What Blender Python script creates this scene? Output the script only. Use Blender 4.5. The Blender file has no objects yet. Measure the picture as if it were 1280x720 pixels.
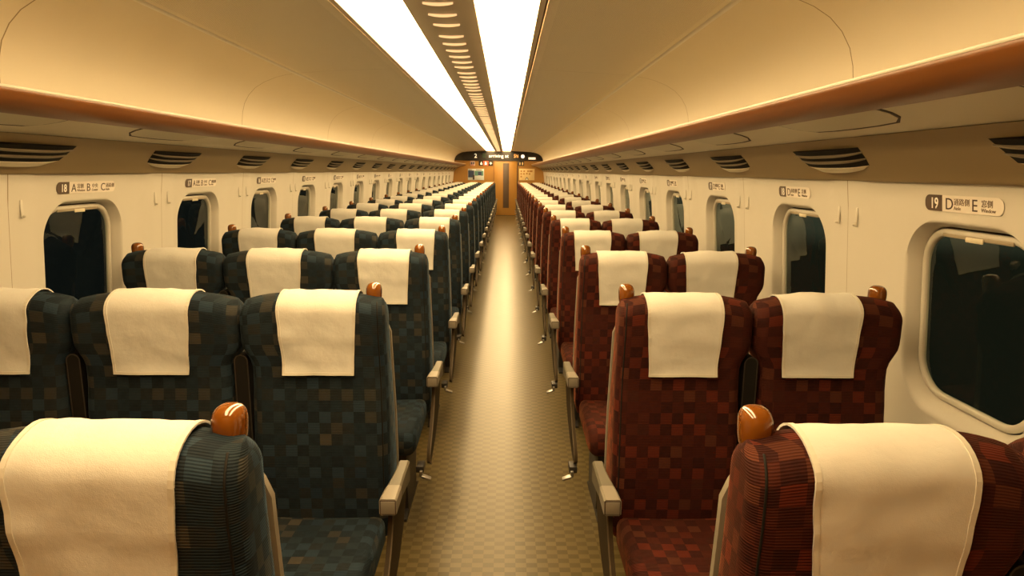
import bpy, bmesh, math, random
from mathutils import Vector, Matrix, noise
random.seed(7)
S = bpy.context.scene
COL = S.collection
PI = math.pi
XC = -0.275           # centre line of the car (camera stands a little right of it, in the aisle)
PITCH = 1.04          # seat row pitch
NROW = 20
Y0, Y1 = -0.45, 22.0  # ends of the cabin
ORD = ['first','second','third','fourth','fifth','sixth','seventh','eighth','ninth','tenth','eleventh','twelfth','thirteenth','fourteenth','fifteenth','sixteenth','seventeenth','eighteenth','nineteenth','twentieth','twenty-first','twenty-second']

# ------------------------------------------------------------------ materials
def new_mat(name):
    m = bpy.data.materials.new(name); m.use_nodes = True
    nt = m.node_tree
    return m, nt, nt.nodes['Principled BSDF']
def lk(nt, a, b): nt.links.new(a, b)
def math_n(nt, op, a, b=None):
    n = nt.nodes.new('ShaderNodeMath'); n.operation = op
    for i, v in enumerate((a, b)):
        if v is None: continue
        if isinstance(v, (int, float)): n.inputs[i].default_value = v
        else: lk(nt, v, n.inputs[i])
    return n.outputs[0]
def ramp(nt, fac, stops, interp='LINEAR'):
    r = nt.nodes.new('ShaderNodeValToRGB'); r.color_ramp.interpolation = interp
    e = r.color_ramp.elements
    while len(e) < len(stops): e.new(0.5)
    for el, (p, c) in zip(e, stops): el.position = p; el.color = (*c, 1)
    lk(nt, fac, r.inputs[0]); return r.outputs[0]
def mixc(nt, fac, a, b, blend='MIX'):
    n = nt.nodes.new('ShaderNodeMix'); n.data_type = 'RGBA'; n.blend_type = blend
    if isinstance(fac, (int, float)): n.inputs[0].default_value = fac
    else: lk(nt, fac, n.inputs[0])
    for s, v in ((6, a), (7, b)):
        if isinstance(v, tuple): n.inputs[s].default_value = (*v, 1)
        else: lk(nt, v, n.inputs[s])
    return n.outputs[2]
def bump(nt, b, h, strength, dist):
    n = nt.nodes.new('ShaderNodeBump'); n.inputs['Strength'].default_value = strength
    n.inputs['Distance'].default_value = dist
    lk(nt, h, n.inputs['Height']); lk(nt, n.outputs[0], b.inputs['Normal'])
def noise_n(nt, vec, scale, detail=3):
    n = nt.nodes.new('ShaderNodeTexNoise'); n.inputs['Scale'].default_value = scale
    n.inputs['Detail'].default_value = detail
    if vec is not None: lk(nt, vec, n.inputs['Vector'])
    return n.outputs['Fac']
def coords(nt, which='Object'):
    return nt.nodes.new('ShaderNodeTexCoord').outputs[which]
def plain(name, col, rough=.5, metal=0, spec=.5, nz=0, coat=0):
    m, nt, b = new_mat(name)
    b.inputs['Roughness'].default_value = rough; b.inputs['Metallic'].default_value = metal
    b.inputs['Specular IOR Level'].default_value = spec; b.inputs['Coat Weight'].default_value = coat
    b.inputs['Coat Roughness'].default_value = .06
    f = noise_n(nt, coords(nt), 9)
    d = tuple(c * (1 - (nz or .05)) for c in col)
    lk(nt, mixc(nt, f, d, col), b.inputs['Base Color'])
    return m
def fabric(name, dark, mids, sheen, lift):
    m, nt, b = new_mat(name)
    uv = coords(nt, 'UV')
    sp = nt.nodes.new('ShaderNodeSeparateXYZ'); lk(nt, uv, sp.inputs[0])
    cs = .0345
    cu = math_n(nt, 'FLOOR', math_n(nt, 'DIVIDE', sp.outputs[0], cs))
    cv = math_n(nt, 'FLOOR', math_n(nt, 'DIVIDE', sp.outputs[1], cs))
    par = math_n(nt, 'FLOORED_MODULO', math_n(nt, 'ADD', cu, cv), 2)
    cb = nt.nodes.new('ShaderNodeCombineXYZ'); lk(nt, cu, cb.inputs[0]); lk(nt, cv, cb.inputs[1])
    wn = nt.nodes.new('ShaderNodeTexWhiteNoise'); wn.noise_dimensions = '2D'; lk(nt, cb.outputs[0], wn.inputs['Vector'])
    big = noise_n(nt, cb.outputs[0], .33, 1)
    val = math_n(nt, 'ADD', math_n(nt, 'MULTIPLY', wn.outputs[0], .6), math_n(nt, 'MULTIPLY', big, .5))
    c1 = ramp(nt, val, mids, 'CONSTANT')
    c2 = mixc(nt, math_n(nt, 'MULTIPLY', wn.outputs[0], .35), dark, c1)
    c = mixc(nt, par, c1, c2)
    # fine ribs of the velour
    rib = math_n(nt, 'SINE', math_n(nt, 'MULTIPLY', sp.outputs[1], 2 * PI / .0048))
    rib01 = math_n(nt, 'MULTIPLY_ADD', rib, .5); nt.nodes[-1].inputs[2].default_value = .5
    c = mixc(nt, math_n(nt, 'MULTIPLY', rib01, .6), c, mixc(nt, .75, c, dark))
    fz = noise_n(nt, uv, 60, 4)
    c = mixc(nt, math_n(nt, 'MULTIPLY', fz, .35), c, mixc(nt, .5, c, lift))
    lk(nt, c, b.inputs['Base Color'])
    b.inputs['Roughness'].default_value = .85; b.inputs['Specular IOR Level'].default_value = .15
    b.inputs['Sheen Weight'].default_value = .32; b.inputs['Sheen Roughness'].default_value = .22
    vs_ = nt.nodes.new('ShaderNodeVectorMath'); vs_.operation = 'SCALE'; vs_.inputs[3].default_value = 7.0; lk(nt, c, vs_.inputs[0])
    lk(nt, mixc(nt, .55, sheen, vs_.outputs[0]), b.inputs['Sheen Tint'])
    bump(nt, b, rib01, .5, .0012)
    return m
M = {}
M['blue'] = fabric('blue_check_velour', (.0045, .0065, .0085),
    [(0, (.010, .021, .035)), (.28, (.007, .013, .018)), (.42, (.017, .031, .045)), (.56, (.036, .031, .021)), (.70, (.013, .021, .026)), (.84, (.056, .046, .029))], (.34, .56, .78), (.045, .075, .105))
M['red'] = fabric('red_check_velour', (.014, .0028, .0020),
    [(0, (.064, .0105, .0045)), (.30, (.034, .0062, .003)), (.46, (.090, .0145, .006)), (.60, (.070, .021, .010)), (.74, (.046, .0095, .0045)), (.88, (.100, .030, .014))], (.95, .34, .13), (.15, .030, .015))
def cloth_mat():
    m, nt, b = new_mat('cream_cotton')
    co = coords(nt)
    f = noise_n(nt, co, 14, 4); g = noise_n(nt, co, 700, 2)
    lk(nt, mixc(nt, f, (.55, .54, .50), (.61, .60, .56)), b.inputs['Base Color'])
    b.inputs['Roughness'].default_value = .9; b.inputs['Specular IOR Level'].default_value = .15
    h = math_n(nt, 'ADD', math_n(nt, 'MULTIPLY', f, 3.0), math_n(nt, 'MULTIPLY', g, .25))
    bump(nt, b, h, .5, .003)
    return m
M['cloth'] = cloth_mat()
M['hem'] = plain('cream_cotton_hem', (.58, .555, .49), .9, spec=.1)
M['knob'] = plain('varnished_wood_knob', (.19, .058, .005), .14, spec=.6, nz=.15, coat=.8)
M['shell'] = plain('cream_seat_shell', (.24, .215, .17), .4)
M['arm_light'] = plain('beige_armrest_cap', (.21, .185, .145), .38)
M['arm_pad'] = plain('grey_armrest_pad', (.105, .092, .062), .45)
M['frame_brown'] = plain('bronze_side_panel', (.030, .019, .008), .6, spec=.12)
M['edge'] = plain('bronze_edge', (.07, .048, .022), .5, spec=.2)
M['dark'] = plain('black_plastic', (.008, .007, .006), .7, spec=.2)
M['dark_metal'] = plain('dark_steel', (.025, .022, .02), .5, metal=.3)
M['fold_edge'] = plain('dark_bronze_edge', (.022, .017, .011), .5)
M['chrome'] = plain('brushed_steel', (.35, .34, .32), .4, metal=1)
M['panel'] = plain('cream_wall_panel', (.60, .57, .50), .42, spec=.4, nz=.02)
M['frame'] = plain('cream_window_frame', (.54, .51, .44), .35, nz=.02)
M['hatch'] = plain('beige_hatch', (.60, .54, .39), .4, nz=.03)
M['under'] = plain('cream_underside', (.70, .63, .47), .45, nz=.03)
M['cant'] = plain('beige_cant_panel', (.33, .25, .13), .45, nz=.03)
M['strip'] = plain('beige_centre_panel', (.56, .49, .39), .5, nz=.03)
M['slat'] = plain('grey_beige_slat', (.24, .20, .13), .4)
M['blindbar'] = plain('tan_blind_bar', (.30, .25, .17), .5)
M['groove'] = plain('dark_groove', (.05, .03, .02), .7)
M['lipstrip'] = plain('brown_rack_edge', (.20, .066, .009), .36, spec=.5, nz=.12)
M['bead'] = plain('pale_bead', (.62, .58, .48), .3)
M['slot'] = plain('white_louvre', (.95, .93, .86), .35)
M['white'] = plain('white_print', (.85, .84, .80), .5, nz=.02)
M['offwhite'] = plain('pale_sign_plate', (.74, .68, .60), .45, nz=.03)
M['brown_tab'] = plain('dark_brown_tab', (.085, .055, .035), .45)
M['ink'] = plain('dark_brown_ink', (.06, .035, .022), .6)
M['ink2'] = plain('grey_brown_ink', (.17, .12, .08), .6)
def groove_mat(name, base, off, period, width, deep, axis=1, perf=False):
    m, nt, b = new_mat(name)
    co = coords(nt); sp = nt.nodes.new('ShaderNodeSeparateXYZ'); lk(nt, co, sp.inputs[0])
    y = sp.outputs[axis]
    w = math_n(nt, 'FLOORED_MODULO', math_n(nt, 'SUBTRACT', y, off - width / 2), period)
    line = math_n(nt, 'LESS_THAN', w, width)
    f = noise_n(nt, co, 5)
    base2 = tuple(c * .97 for c in base)
    c = mixc(nt, line, mixc(nt, f, base, base2), deep)
    h = line
    if perf:
        a = math_n(nt, 'SINE', math_n(nt, 'MULTIPLY', sp.outputs[1], 2 * PI / .011))
        b2 = math_n(nt, 'SINE', math_n(nt, 'MULTIPLY', sp.outputs[0], 2 * PI / .011))
        dots = math_n(nt, 'GREATER_THAN', math_n(nt, 'MULTIPLY', a, b2), .55)
        ax = math_n(nt, 'ABSOLUTE', math_n(nt, 'SUBTRACT', sp.outputs[0], XC))
        inb = math_n(nt, 'MULTIPLY', math_n(nt, 'LESS_THAN', ax, 1.08), math_n(nt, 'GREATER_THAN', ax, .48))
        dots = math_n(nt, 'MULTIPLY', dots, inb)
        c = mixc(nt, math_n(nt, 'MULTIPLY', dots, .55), c, (.16, .12, .08))
    lk(nt, c, b.inputs['Base Color'])
    b.inputs['Roughness'].default_value = .45
    b.inputs['Specular IOR Level'].default_value = .35
    return m
M['wall'] = groove_mat('cream_wall', (.60, .57, .50), 2.335, PITCH, .0045, (.26, .20, .12))
M['ceil'] = groove_mat('cream_ceiling', (.87, .81, .67), 2.34, 2.08, .003, (.3, .24, .16), perf=True)
M['cove'] = groove_mat('cream_cove', (.86, .80, .66), 2.34, 2.08, .0055, (.36, .28, .17))
def floor_mat():
    m, nt, b = new_mat('patterned_vinyl_floor')
    co = coords(nt); sp = nt.nodes.new('ShaderNodeSeparateXYZ'); lk(nt, co, sp.inputs[0])
    cy = math_n(nt, 'FLOOR', math_n(nt, 'DIVIDE', sp.outputs[1], .029))
    par = math_n(nt, 'FLOORED_MODULO', cy, 2)
    cx = math_n(nt, 'FLOOR', math_n(nt, 'DIVIDE', math_n(nt, 'ADD', sp.outputs[0], math_n(nt, 'MULTIPLY', par, .042)), .042))
    chk = math_n(nt, 'FLOORED_MODULO', cx, 2)
    cb = nt.nodes.new('ShaderNodeCombineXYZ'); lk(nt, cx, cb.inputs[0]); lk(nt, cy, cb.inputs[1])
    wn = nt.nodes.new('ShaderNodeTexWhiteNoise'); lk(nt, cb.outputs[0], wn.inputs['Vector'])
    c1 = mixc(nt, wn.outputs[0], (.098, .074, .030), (.110, .084, .036))
    c2 = mixc(nt, wn.outputs[0], (.060, .044, .016), (.070, .052, .020))
    c = mixc(nt, chk, c1, c2)
    big = noise_n(nt, co, 3, 4)
    c = mixc(nt, math_n(nt, 'MULTIPLY', big, .2), c, (.09, .07, .028))
    lk(nt, c, b.inputs['Base Color'])
    b.inputs['Roughness'].default_value = .285
    b.inputs['Specular IOR Level'].default_value = .18
    return m
M['floor'] = floor_mat()
def wood_mat(name, a, c, rough=.4):
    m, nt, b = new_mat(name)
    co = coords(nt)
    mp = nt.nodes.new('ShaderNodeMapping'); mp.inputs['Scale'].default_value = (14, 14, 1.2); lk(nt, co, mp.inputs[0])
    f = noise_n(nt, mp.outputs[0], 3, 5)
    lk(nt, mixc(nt, f, a, c), b.inputs['Base Color']); b.inputs['Roughness'].default_value = rough
    return m
M['amber'] = wood_mat('amber_end_wall', (.36, .175, .030), (.41, .205, .038))
M['amber_door'] = wood_mat('amber_door', (.36, .18, .034), (.40, .205, .042), .35)
M['glossblack'] = plain('black_gloss_panel', (.012, .009, .008), .22)
def emis(name, col, s):
    m, nt, b = new_mat(name)
    b.inputs['Base Color'].default_value = (*col, 1)
    b.inputs['Emission Color'].default_value = (*col, 1); b.inputs['Emission Strength'].default_value = s
    return m
M['lamp'] = emis('lit_diffuser', (1, .69, .32), 18)
M['led_white'] = emis('led_white', (1, .85, .75), 1.0)
M['led_orange'] = emis('led_orange', (1, .45, .12), 1.0)
M['led_warm'] = emis('lit_number', (1, .86, .6), .9)
M['led_red'] = emis('lit_red', (1, .10, .03), .9)
M['led_green'] = emis('led_dim_green', (.008, .02, .008), .3)
M['slot_glow'] = emis('air_slot_glow', (1, .74, .40), .55)  # weak emission on the louvre lips stands in for lamp light leaking through
def glass_mat():
    m, nt, b = new_mat('window_glass')
    nt.nodes.remove(b)
    out = nt.nodes['Material Output']
    tr = nt.nodes.new('ShaderNodeBsdfTransparent'); tr.inputs[0].default_value = (.8, .85, .82, 1)
    gl = nt.nodes.new('ShaderNodeBsdfGlossy'); gl.inputs['Roughness'].default_value = .015
    gl.inputs[0].default_value = (.8, .85, .8, 1)
    fr = nt.nodes.new('ShaderNodeFresnel'); fr.inputs[0].default_value = 1.5
    mx = nt.nodes.new('ShaderNodeMixShader')
    ge = nt.nodes.new('ShaderNodeNewGeometry')
    lk(nt, math_n(nt, 'MULTIPLY', fr.outputs[0], math_n(nt, 'SUBTRACT', 1, ge.outputs['Backfacing'])), mx.inputs[0]); lk(nt, tr.outputs[0], mx.inputs[1]); lk(nt, gl.outputs[0], mx.inputs[2])
    lk(nt, mx.outputs[0], out.inputs[0])
    return m
M['glass'] = glass_mat()

# ------------------------------------------------------------------ helpers
def link_mesh(name, me, parent=None, loc=None):
    o = bpy.data.objects.new(name, me); COL.objects.link(o)
    if parent is not None: o.parent = parent
    if loc is not None: o.location = loc
    return o
def mesh_of(name, verts, faces, m, smooth=True, uvs=None, recalc=True):
    me = bpy.data.meshes.new(name)
    me.from_pydata([tuple(v) for v in verts], [], faces); me.update()
    if uvs is not None:
        ul = me.uv_layers.new(name='UVMap')
        for p in me.polygons:
            fu = uvs[p.index]
            for k, li in enumerate(p.loop_indices): ul.data[li].uv = fu[k]
    if recalc:
        bm = bmesh.new(); bm.from_mesh(me); bmesh.ops.recalc_face_normals(bm, faces=bm.faces); bm.to_mesh(me); bm.free()
    me.materials.append(M[m])
    if smooth:
        for p in me.polygons: p.use_smooth = True
    return me
def finish_bm(name, bm, m, smooth=True, angle=35):
    bmesh.ops.recalc_face_normals(bm, faces=bm.faces)
    me = bpy.data.meshes.new(name); bm.to_mesh(me); bm.free()
    me.materials.append(M[m])
    if smooth:
        for p in me.polygons: p.use_smooth = True
        me.set_sharp_from_angle(angle=math.radians(angle))
    return me
def box_bm(bm, x0, x1, y0, y1, z0, z1, bev=0, seg=2):
    r = bmesh.ops.create_cube(bm, size=1)
    vs = r['verts']
    for v in vs:
        v.co = Vector((x0 + (v.co.x + .5) * (x1 - x0), y0 + (v.co.y + .5) * (y1 - y0), z0 + (v.co.z + .5) * (z1 - z0)))
    if bev:
        es = list({e for v in vs for e in v.link_edges})
        bmesh.ops.bevel(bm, geom=es, offset=bev, segments=seg, profile=.5, affect='EDGES')
def box(name, x0, x1, y0, y1, z0, z1, m, parent=None, bev=0, seg=2):
    bm = bmesh.new(); box_bm(bm, x0, x1, y0, y1, z0, z1, bev, seg)
    return link_mesh(name, finish_bm(name, bm, m), parent)
def poly_prism(bm, pts, axis, a0, a1):
    """pts 2D; axis 0: pts=(y,z) extruded in x ; axis 1: pts=(x,z) extruded in y ; axis 2: (x,y) in z"""
    def P(p, a):
        return {0: (a, p[0], p[1]), 1: (p[0], a, p[1]), 2: (p[0], p[1], a)}[axis]
    A = [bm.verts.new(P(p, a0)) for p in pts]; B = [bm.verts.new(P(p, a1)) for p in pts]
    bm.faces.new(A); bm.faces.new(B[::-1])
    n = len(pts)
    for i in range(n): bm.faces.new((A[i], B[i], B[(i + 1) % n], A[(i + 1) % n]))
def prism(name, pts, axis, a0, a1, m, parent=None, bev=0, angle=35):
    bm = bmesh.new(); poly_prism(bm, pts, axis, a0, a1)
    if bev:
        bmesh.ops.bevel(bm, geom=[e for e in bm.edges], offset=bev, segments=2, profile=.5, affect='EDGES', clamp_overlap=True)
    return link_mesh(name, finish_bm(name, bm, m, angle=angle), parent)
def empty(name, loc, label=None, cat=None, group=None):
    o = bpy.data.objects.new(name, None); COL.objects.link(o); o.location = loc
    o.empty_display_size = .1
    tag(o, label, cat, group); return o
def tag(o, label=None, cat=None, group=None, kind=None):
    if label: o['label'] = label
    if cat: o['category'] = cat
    if group: o['group'] = group
    if kind: o['kind'] = kind
    return o
def copy_tree(o, parent=None):
    c = o.copy(); COL.objects.link(c); c.parent = parent
    for ch in kids[o.name] if o.name in kids else []: copy_tree(ch, c)
    return c
kids = {}
def snapshot(o):
    kids[o.name] = [c for c in bpy.data.objects if c.parent == o]
    for c in kids[o.name]: snapshot(c)
def smooth01(t): t = max(0, min(1, t)); return t * t * (3 - 2 * t)
def rrect(hy, hz, r, n=16):
    """rounded rectangle, 4*n points ccw starting at right side going up"""
    pts = []
    for q, (sx, sz) in enumerate(((1, 1), (-1, 1), (-1, -1), (1, -1))):
        for k in range(n):
            a = q * PI / 2 + (k / (n - 1)) * PI / 2
            pts.append((sx * (hy - r) + r * math.cos(a), sz * (hz - r) + r * math.sin(a)))
    return pts
def strip(name, prof, y0, y1, m, ny=1, side=None, kind='structure', parent=None, thick=0):
    """profile of (x,z) points swept along Y"""
    V, F = [], []
    for j in range(ny + 1):
        y = y0 + (y1 - y0) * j / ny
        for x, z in prof: V.append((x, y, z))
    n = len(prof)
    for j in range(ny):
        for i in range(n - 1):
            F.append((j * n + i, j * n + i + 1, (j + 1) * n + i + 1, (j + 1) * n + i))
    me = mesh_of(name, V, F, m, smooth=len(prof) > 3)
    o = link_mesh(name, me, parent)
    if parent is None and kind: o['kind'] = kind
    return o

# ------------------------------------------------------------------ cabin shell
box('floor', XC - 1.62, XC + 1.62, Y0, Y1, -.06, 0, 'floor')['kind'] = 'structure'
def wall_a(z):
    T = [(0, 1.575), (.8, 1.565), (1.07, 1.55), (1.25, 1.533), (1.48, 1.503), (1.6, 1.49)]
    for (z0, a0), (z1, a1) in zip(T, T[1:]):
        if z <= z1: return a0 + (a1 - a0) * (z - z0) / (z1 - z0)
    return T[-1][1]
SEAM0 = 2.335 - 2 * PITCH      # near seam of cell 1... seam k at SEAM0 + k*PITCH
def win_y(i): return .71 + PITCH * i
WZ, WHY, WHZ = 1.07, .262, .295
ZT = 1.478
def relief(y, i):
    s0 = SEAM0 + i * PITCH; d = min(y - s0, s0 + PITCH - y)
    return .009 * smooth01((d - .10) / .05)
def build_wall(sgn, name):
    V, F = [], []
    def add(i, y, z, extra=0):
        x = XC + sgn * (wall_a(z) + relief(y, i) + extra); V.append((x, y, z)); return len(V) - 1
    for i in range(-1, NROW + 1):
        s0, s1 = SEAM0 + i * PITCH, SEAM0 + (i + 1) * PITCH
        if i == -1: s0 = Y0
        if i == NROW: s1 = Y1
        if i < 0 or i >= NROW:      # blank panels
            ny, nz = 12, 10
            g = [[add(i, s0 + (s1 - s0) * a / ny, ZT * b / nz) for b in range(nz + 1)] for a in range(ny + 1)]
            for a in range(ny):
                for b in range(nz): F.append((g[a][b], g[a + 1][b], g[a + 1][b + 1], g[a][b + 1]))
            continue
        yc = win_y(i)
        rings = []
        # reveal rings from deep to front
        for (hy, hz, r, dz, dep) in ((.240, .2655, .123, .012, .062), (.242, .268, .126, .011, .045), (.248, .275, .131, .007, .022),
                                     (.256, .287, .140, .003, .006), (WHY, WHZ, .150, 0, 0), (WHY + .006, WHZ + .006, .155, 0, 0)):
            rings.append([add(i, yc + p[0], WZ + dz + p[1], dep) for p in rrect(hy, hz, r)])
        base = rrect(WHY + .006, WHZ + .006, .155)
        # outer rectangle with the corners snapped
        outer = []
        lo, hi = (s0 - yc, 0 - WZ), (s1 - yc, ZT - WZ)
        for (py, pz) in base:
            t = 1e9
            if py > 1e-6: t = min(t, hi[0] / py)
            if py < -1e-6: t = min(t, lo[0] / py)
            if pz > 1e-6: t = min(t, hi[1] / pz)
            if pz < -1e-6: t = min(t, lo[1] / pz)
            outer.append([py * t, pz * t])
        for cx_, cz_ in ((hi[0], hi[1]), (lo[0], hi[1]), (lo[0], lo[1]), (hi[0], lo[1])):
            k = min(range(len(outer)), key=lambda q: (outer[q][0] - cx_) ** 2 + (outer[q][1] - cz_) ** 2)
            outer[k] = [cx_, cz_]
        for t in (.12, .3, .5, .7, .85, 1):
            rings.append([add(i, yc + b[0] + (o[0] - b[0]) * t, WZ + b[1] + (o[1] - b[1]) * t) for b, o in zip(base, outer)])
        n = len(base)
        for r0, r1 in zip(rings, rings[1:]):
            for k in range(n):
                F.append((r0[k], r0[(k + 1) % n], r1[(k + 1) % n], r1[k]))
    me = mesh_of(name, V, F, 'wall', recalc=True)
    me.set_sharp_from_angle(angle=math.radians(50))
    link_mesh(name, me)['kind'] = 'structure'
build_wall(-1, 'wall_left'); build_wall(1, 'wall_right')

# windows -------------------------------------------------------------
def ring_mesh(name, sgn, outs, m):
    """loft of rrects; outs = (hy,hz,r,zoff,depth) relative to window centre"""
    V, F = [], []
    for (hy, hz, r, dz, dep) in outs:
        for p in rrect(hy, hz, r):
            z = WZ + dz + p[1]
            V.append((sgn * (wall_a(z) + .009 + dep), p[0], z))
    n = len(rrect(1, 1, .1))
    for j in range(len(outs) - 1):
        for k in range(n):
            F.append((j * n + k, j * n + (k + 1) % n, (j + 1) * n + (k + 1) % n, (j + 1) * n + k))
    return V, F, n
proto_win = {}
wn_count = 0
for sgn in (-1, 1):
    G = .011
    V, F, n = ring_mesh('f', sgn, ((.2375, .2625, .118, G, .058), (.2375, .2625, .118, G, .040), (.232, .257, .115, G, .036),
                                   (.222, .247, .106, G, .036), (.218, .243, .103, G, .040), (.217, .242, .102, G, .052)), 'frame')
    me_f = mesh_of('window_frame', V, F, 'frame'); me_f.set_sharp_from_angle(angle=math.radians(50))
    V, F, n = ring_mesh('g', sgn, ((.246, .272, .128, G, .052), (.234, .259, .116, G, .052)), 'dark')
    me_g = mesh_of('window_gasket', V, F, 'groove')
    # pane
    V, F = [], []
    for dep in (.046, .051):
        for p in rrect(.220, .245, .104):
            z = WZ + G + p[1]; V.append((sgn * (wall_a(z) + .009 + dep), p[0], z))
    V.append((sgn * (wall_a(WZ) + .009 + .046), 0, WZ)); V.append((sgn * (wall_a(WZ) + .009 + .051), 0, WZ))
    n = 64
    for k in range(n):
        F.append((k, (k + 1) % n, 2 * n)); F.append((n + k, n + (k + 1) % n, 2 * n + 1))
        F.append((k, (k + 1) % n, n + (k + 1) % n, n + k))
    me_p = mesh_of('window_pane', V, F, 'glass', smooth=False)
    # rolled-up blind: bottom bar with its pull
    bm = bmesh.new()
    pts = [(-.205, .0)]; zt = 1.322
    for (zz0, zz1, hy) in ((1.319, 1.330, .135),):
        a = wall_a(1.33) + .009
        box_bm(bm, min(sgn * (a + .0335), sgn * (a + .0405)), max(sgn * (a + .0335), sgn * (a + .0405)), -hy, hy, zz0, zz1, .002)
    me_b = finish_bm('blind_bar', bm, 'blindbar')
    bm = bmesh.new(); box_bm(bm, min(sgn * (a + .029), sgn * (a + .0338)), max(sgn * (a + .029), sgn * (a + .0338)), -.034, .034, 1.313, 1.327, .003)
    me_h = finish_bm('blind_pull', bm, 'offwhite' if False else 'hatch')
    for i in range(NROW):
        wn_count += 1
        w = empty('window_%d' % wn_count, (XC, win_y(i), 0)); w['kind'] = 'structure'
        for nm, me in (('window_frame', me_f), ('window_gasket', me_g), ('window_pane', me_p), ('blind_bar', me_b)):
            o = link_mesh(nm, me, w)
            if nm == 'blind_bar': link_mesh('blind_pull', me_h, o)

# ceiling --------------------------------------------------------------
COVE = [(1.50, 1.66), (1.495, 1.74), (1.492, 1.81), (1.485, 1.87), (1.468, 1.93), (1.435, 1.985), (1.39, 2.03), (1.33, 2.066), (1.25, 2.097), (1.18, 2.114), (1.12, 2.122)]
FLAT = [(1.112, 2.124), (.95, 2.136), (.75, 2.147), (.55, 2.154), (.445, 2.157), (.437, 2.160)]
for sgn, sd in ((-1, 'left'), (1, 'right')):
    strip('ceiling', [(XC + sgn * a, z) for a, z in FLAT], Y0, Y1, 'ceil')
    strip('trim_cove_' + sd, [(XC + sgn * a, z) for a, z in COVE], Y0, Y1, 'cove')
    # pale bead along the joint of ceiling and cove
    bm = bmesh.new(); poly_prism(bm, [(XC + sgn * a, z) for a, z in ((1.104, 2.126), (1.108, 2.1195), (1.118, 2.1150), (1.126, 2.1165), (1.130, 2.124))], 1, Y0, Y1)
    link_mesh('trim_bead_' + sd, finish_bm('bead', bm, 'slot'))['kind'] = 'structure'
    # wall-top (cant) panel between rack and wall
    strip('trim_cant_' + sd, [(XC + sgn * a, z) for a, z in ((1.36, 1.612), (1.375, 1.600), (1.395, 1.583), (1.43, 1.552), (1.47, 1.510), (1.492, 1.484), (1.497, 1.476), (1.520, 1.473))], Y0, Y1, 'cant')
# closed roof above everything
bm = bmesh.new(); box_bm(bm, XC - 1.7, XC + 1.7, Y0, Y1, 2.24, 2.28); link_mesh('ceiling', finish_bm('roof', bm, 'strip'))['kind'] = 'structure'
for sgn in (-1, 1):
    bm = bmesh.new()
    box_bm(bm, min(XC + sgn * 1.66, XC + sgn * 1.70), max(XC + sgn * 1.66, XC + sgn * 1.70), Y0, Y1, 1.45, 2.24)
    link_mesh('trim_body_' + ('left' if sgn < 0 else 'right'), finish_bm('body', bm, 'dark'))['kind'] = 'structure'

# lights
for sgn, sd in ((-1, 'left'), (1, 'right')):
    t = empty('ceiling_light', (XC + sgn * .27, (Y0 + Y1) / 2, 2.16), 'long glowing white light strip running along the ceiling, %s of the two' % sd, 'ceiling light', 'long ceiling light strips')
    L = (Y1 - Y0) / 2 - .02
    def Rr(name, a0, a1, z0, z1, m, l0=0):
        x0, x1 = sorted((sgn * (a0 - .27), sgn * (a1 - .27)))
        bm = bmesh.new(); box_bm(bm, x0, x1, -L + l0, L, z0 - 2.16, z1 - 2.16)
        if m == 'lamp':
            for q in range(1, 24):
                bmesh.ops.bisect_plane(bm, geom=bm.verts[:] + bm.edges[:] + bm.faces[:], plane_co=(0, -L + l0 + (2 * L - l0) * q / 24, 0), plane_no=(0, 1, 0))
        return link_mesh(name, finish_bm(name, bm, m), t)
    Rr('diffuser', .143, .400, 2.158, 2.172, 'lamp', .38)
    x0, x1 = sorted((sgn * (.143 - .27), sgn * (.400 - .27)))
    bm = bmesh.new(); box_bm(bm, x0, x1, -L, -L + .379, -.003, .012); link_mesh('end_cover', finish_bm('end_cover', bm, 'strip'), t)
    Rr('outer_rail', .4005, .424, 2.150, 2.178, 'strip')
    Rr('shadow_gap', .4245, .4365, 2.166, 2.178, 'groove')
# centre vent strip
cv = empty('ceiling_vent_strip', (XC, (Y0 + Y1) / 2, 2.155), 'beige centre strip of the ceiling with curved air slots between the two light strips', 'air vent')
L = (Y1 - Y0) / 2 - .02
pts = [(-.141, .012), (-.141, .004), (-.10, -.003), (-.05, -.007), (0, -.008), (.05, -.007), (.10, -.003), (.141, .004), (.141, .012)]
bm = bmesh.new(); poly_prism(bm, pts, 1, -L, L); link_mesh('vent_panel', finish_bm('vent_panel', bm, 'strip'), cv)
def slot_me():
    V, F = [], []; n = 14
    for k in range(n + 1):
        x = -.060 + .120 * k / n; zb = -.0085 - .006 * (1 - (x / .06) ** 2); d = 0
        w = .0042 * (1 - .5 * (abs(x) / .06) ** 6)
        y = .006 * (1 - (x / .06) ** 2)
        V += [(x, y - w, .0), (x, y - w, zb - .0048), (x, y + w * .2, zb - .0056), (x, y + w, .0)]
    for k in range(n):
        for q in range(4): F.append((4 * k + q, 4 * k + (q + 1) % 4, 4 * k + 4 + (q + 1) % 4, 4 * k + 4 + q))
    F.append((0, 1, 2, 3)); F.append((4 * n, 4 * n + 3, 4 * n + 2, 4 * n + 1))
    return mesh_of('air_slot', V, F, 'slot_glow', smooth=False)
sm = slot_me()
ys = []
g = 0
while True:
    base = 3.30 - 1.19 * 1 + g * 1.19
    if base > Y1 - .3: break
    for k in range(6):
        y = base + k * .188
        if y < Y1 - .15: ys.append(y)
    g += 1
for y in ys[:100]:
    o = link_mesh('air_slot', sm, cv, (0, y - (Y0 + Y1) / 2, 0))
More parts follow.
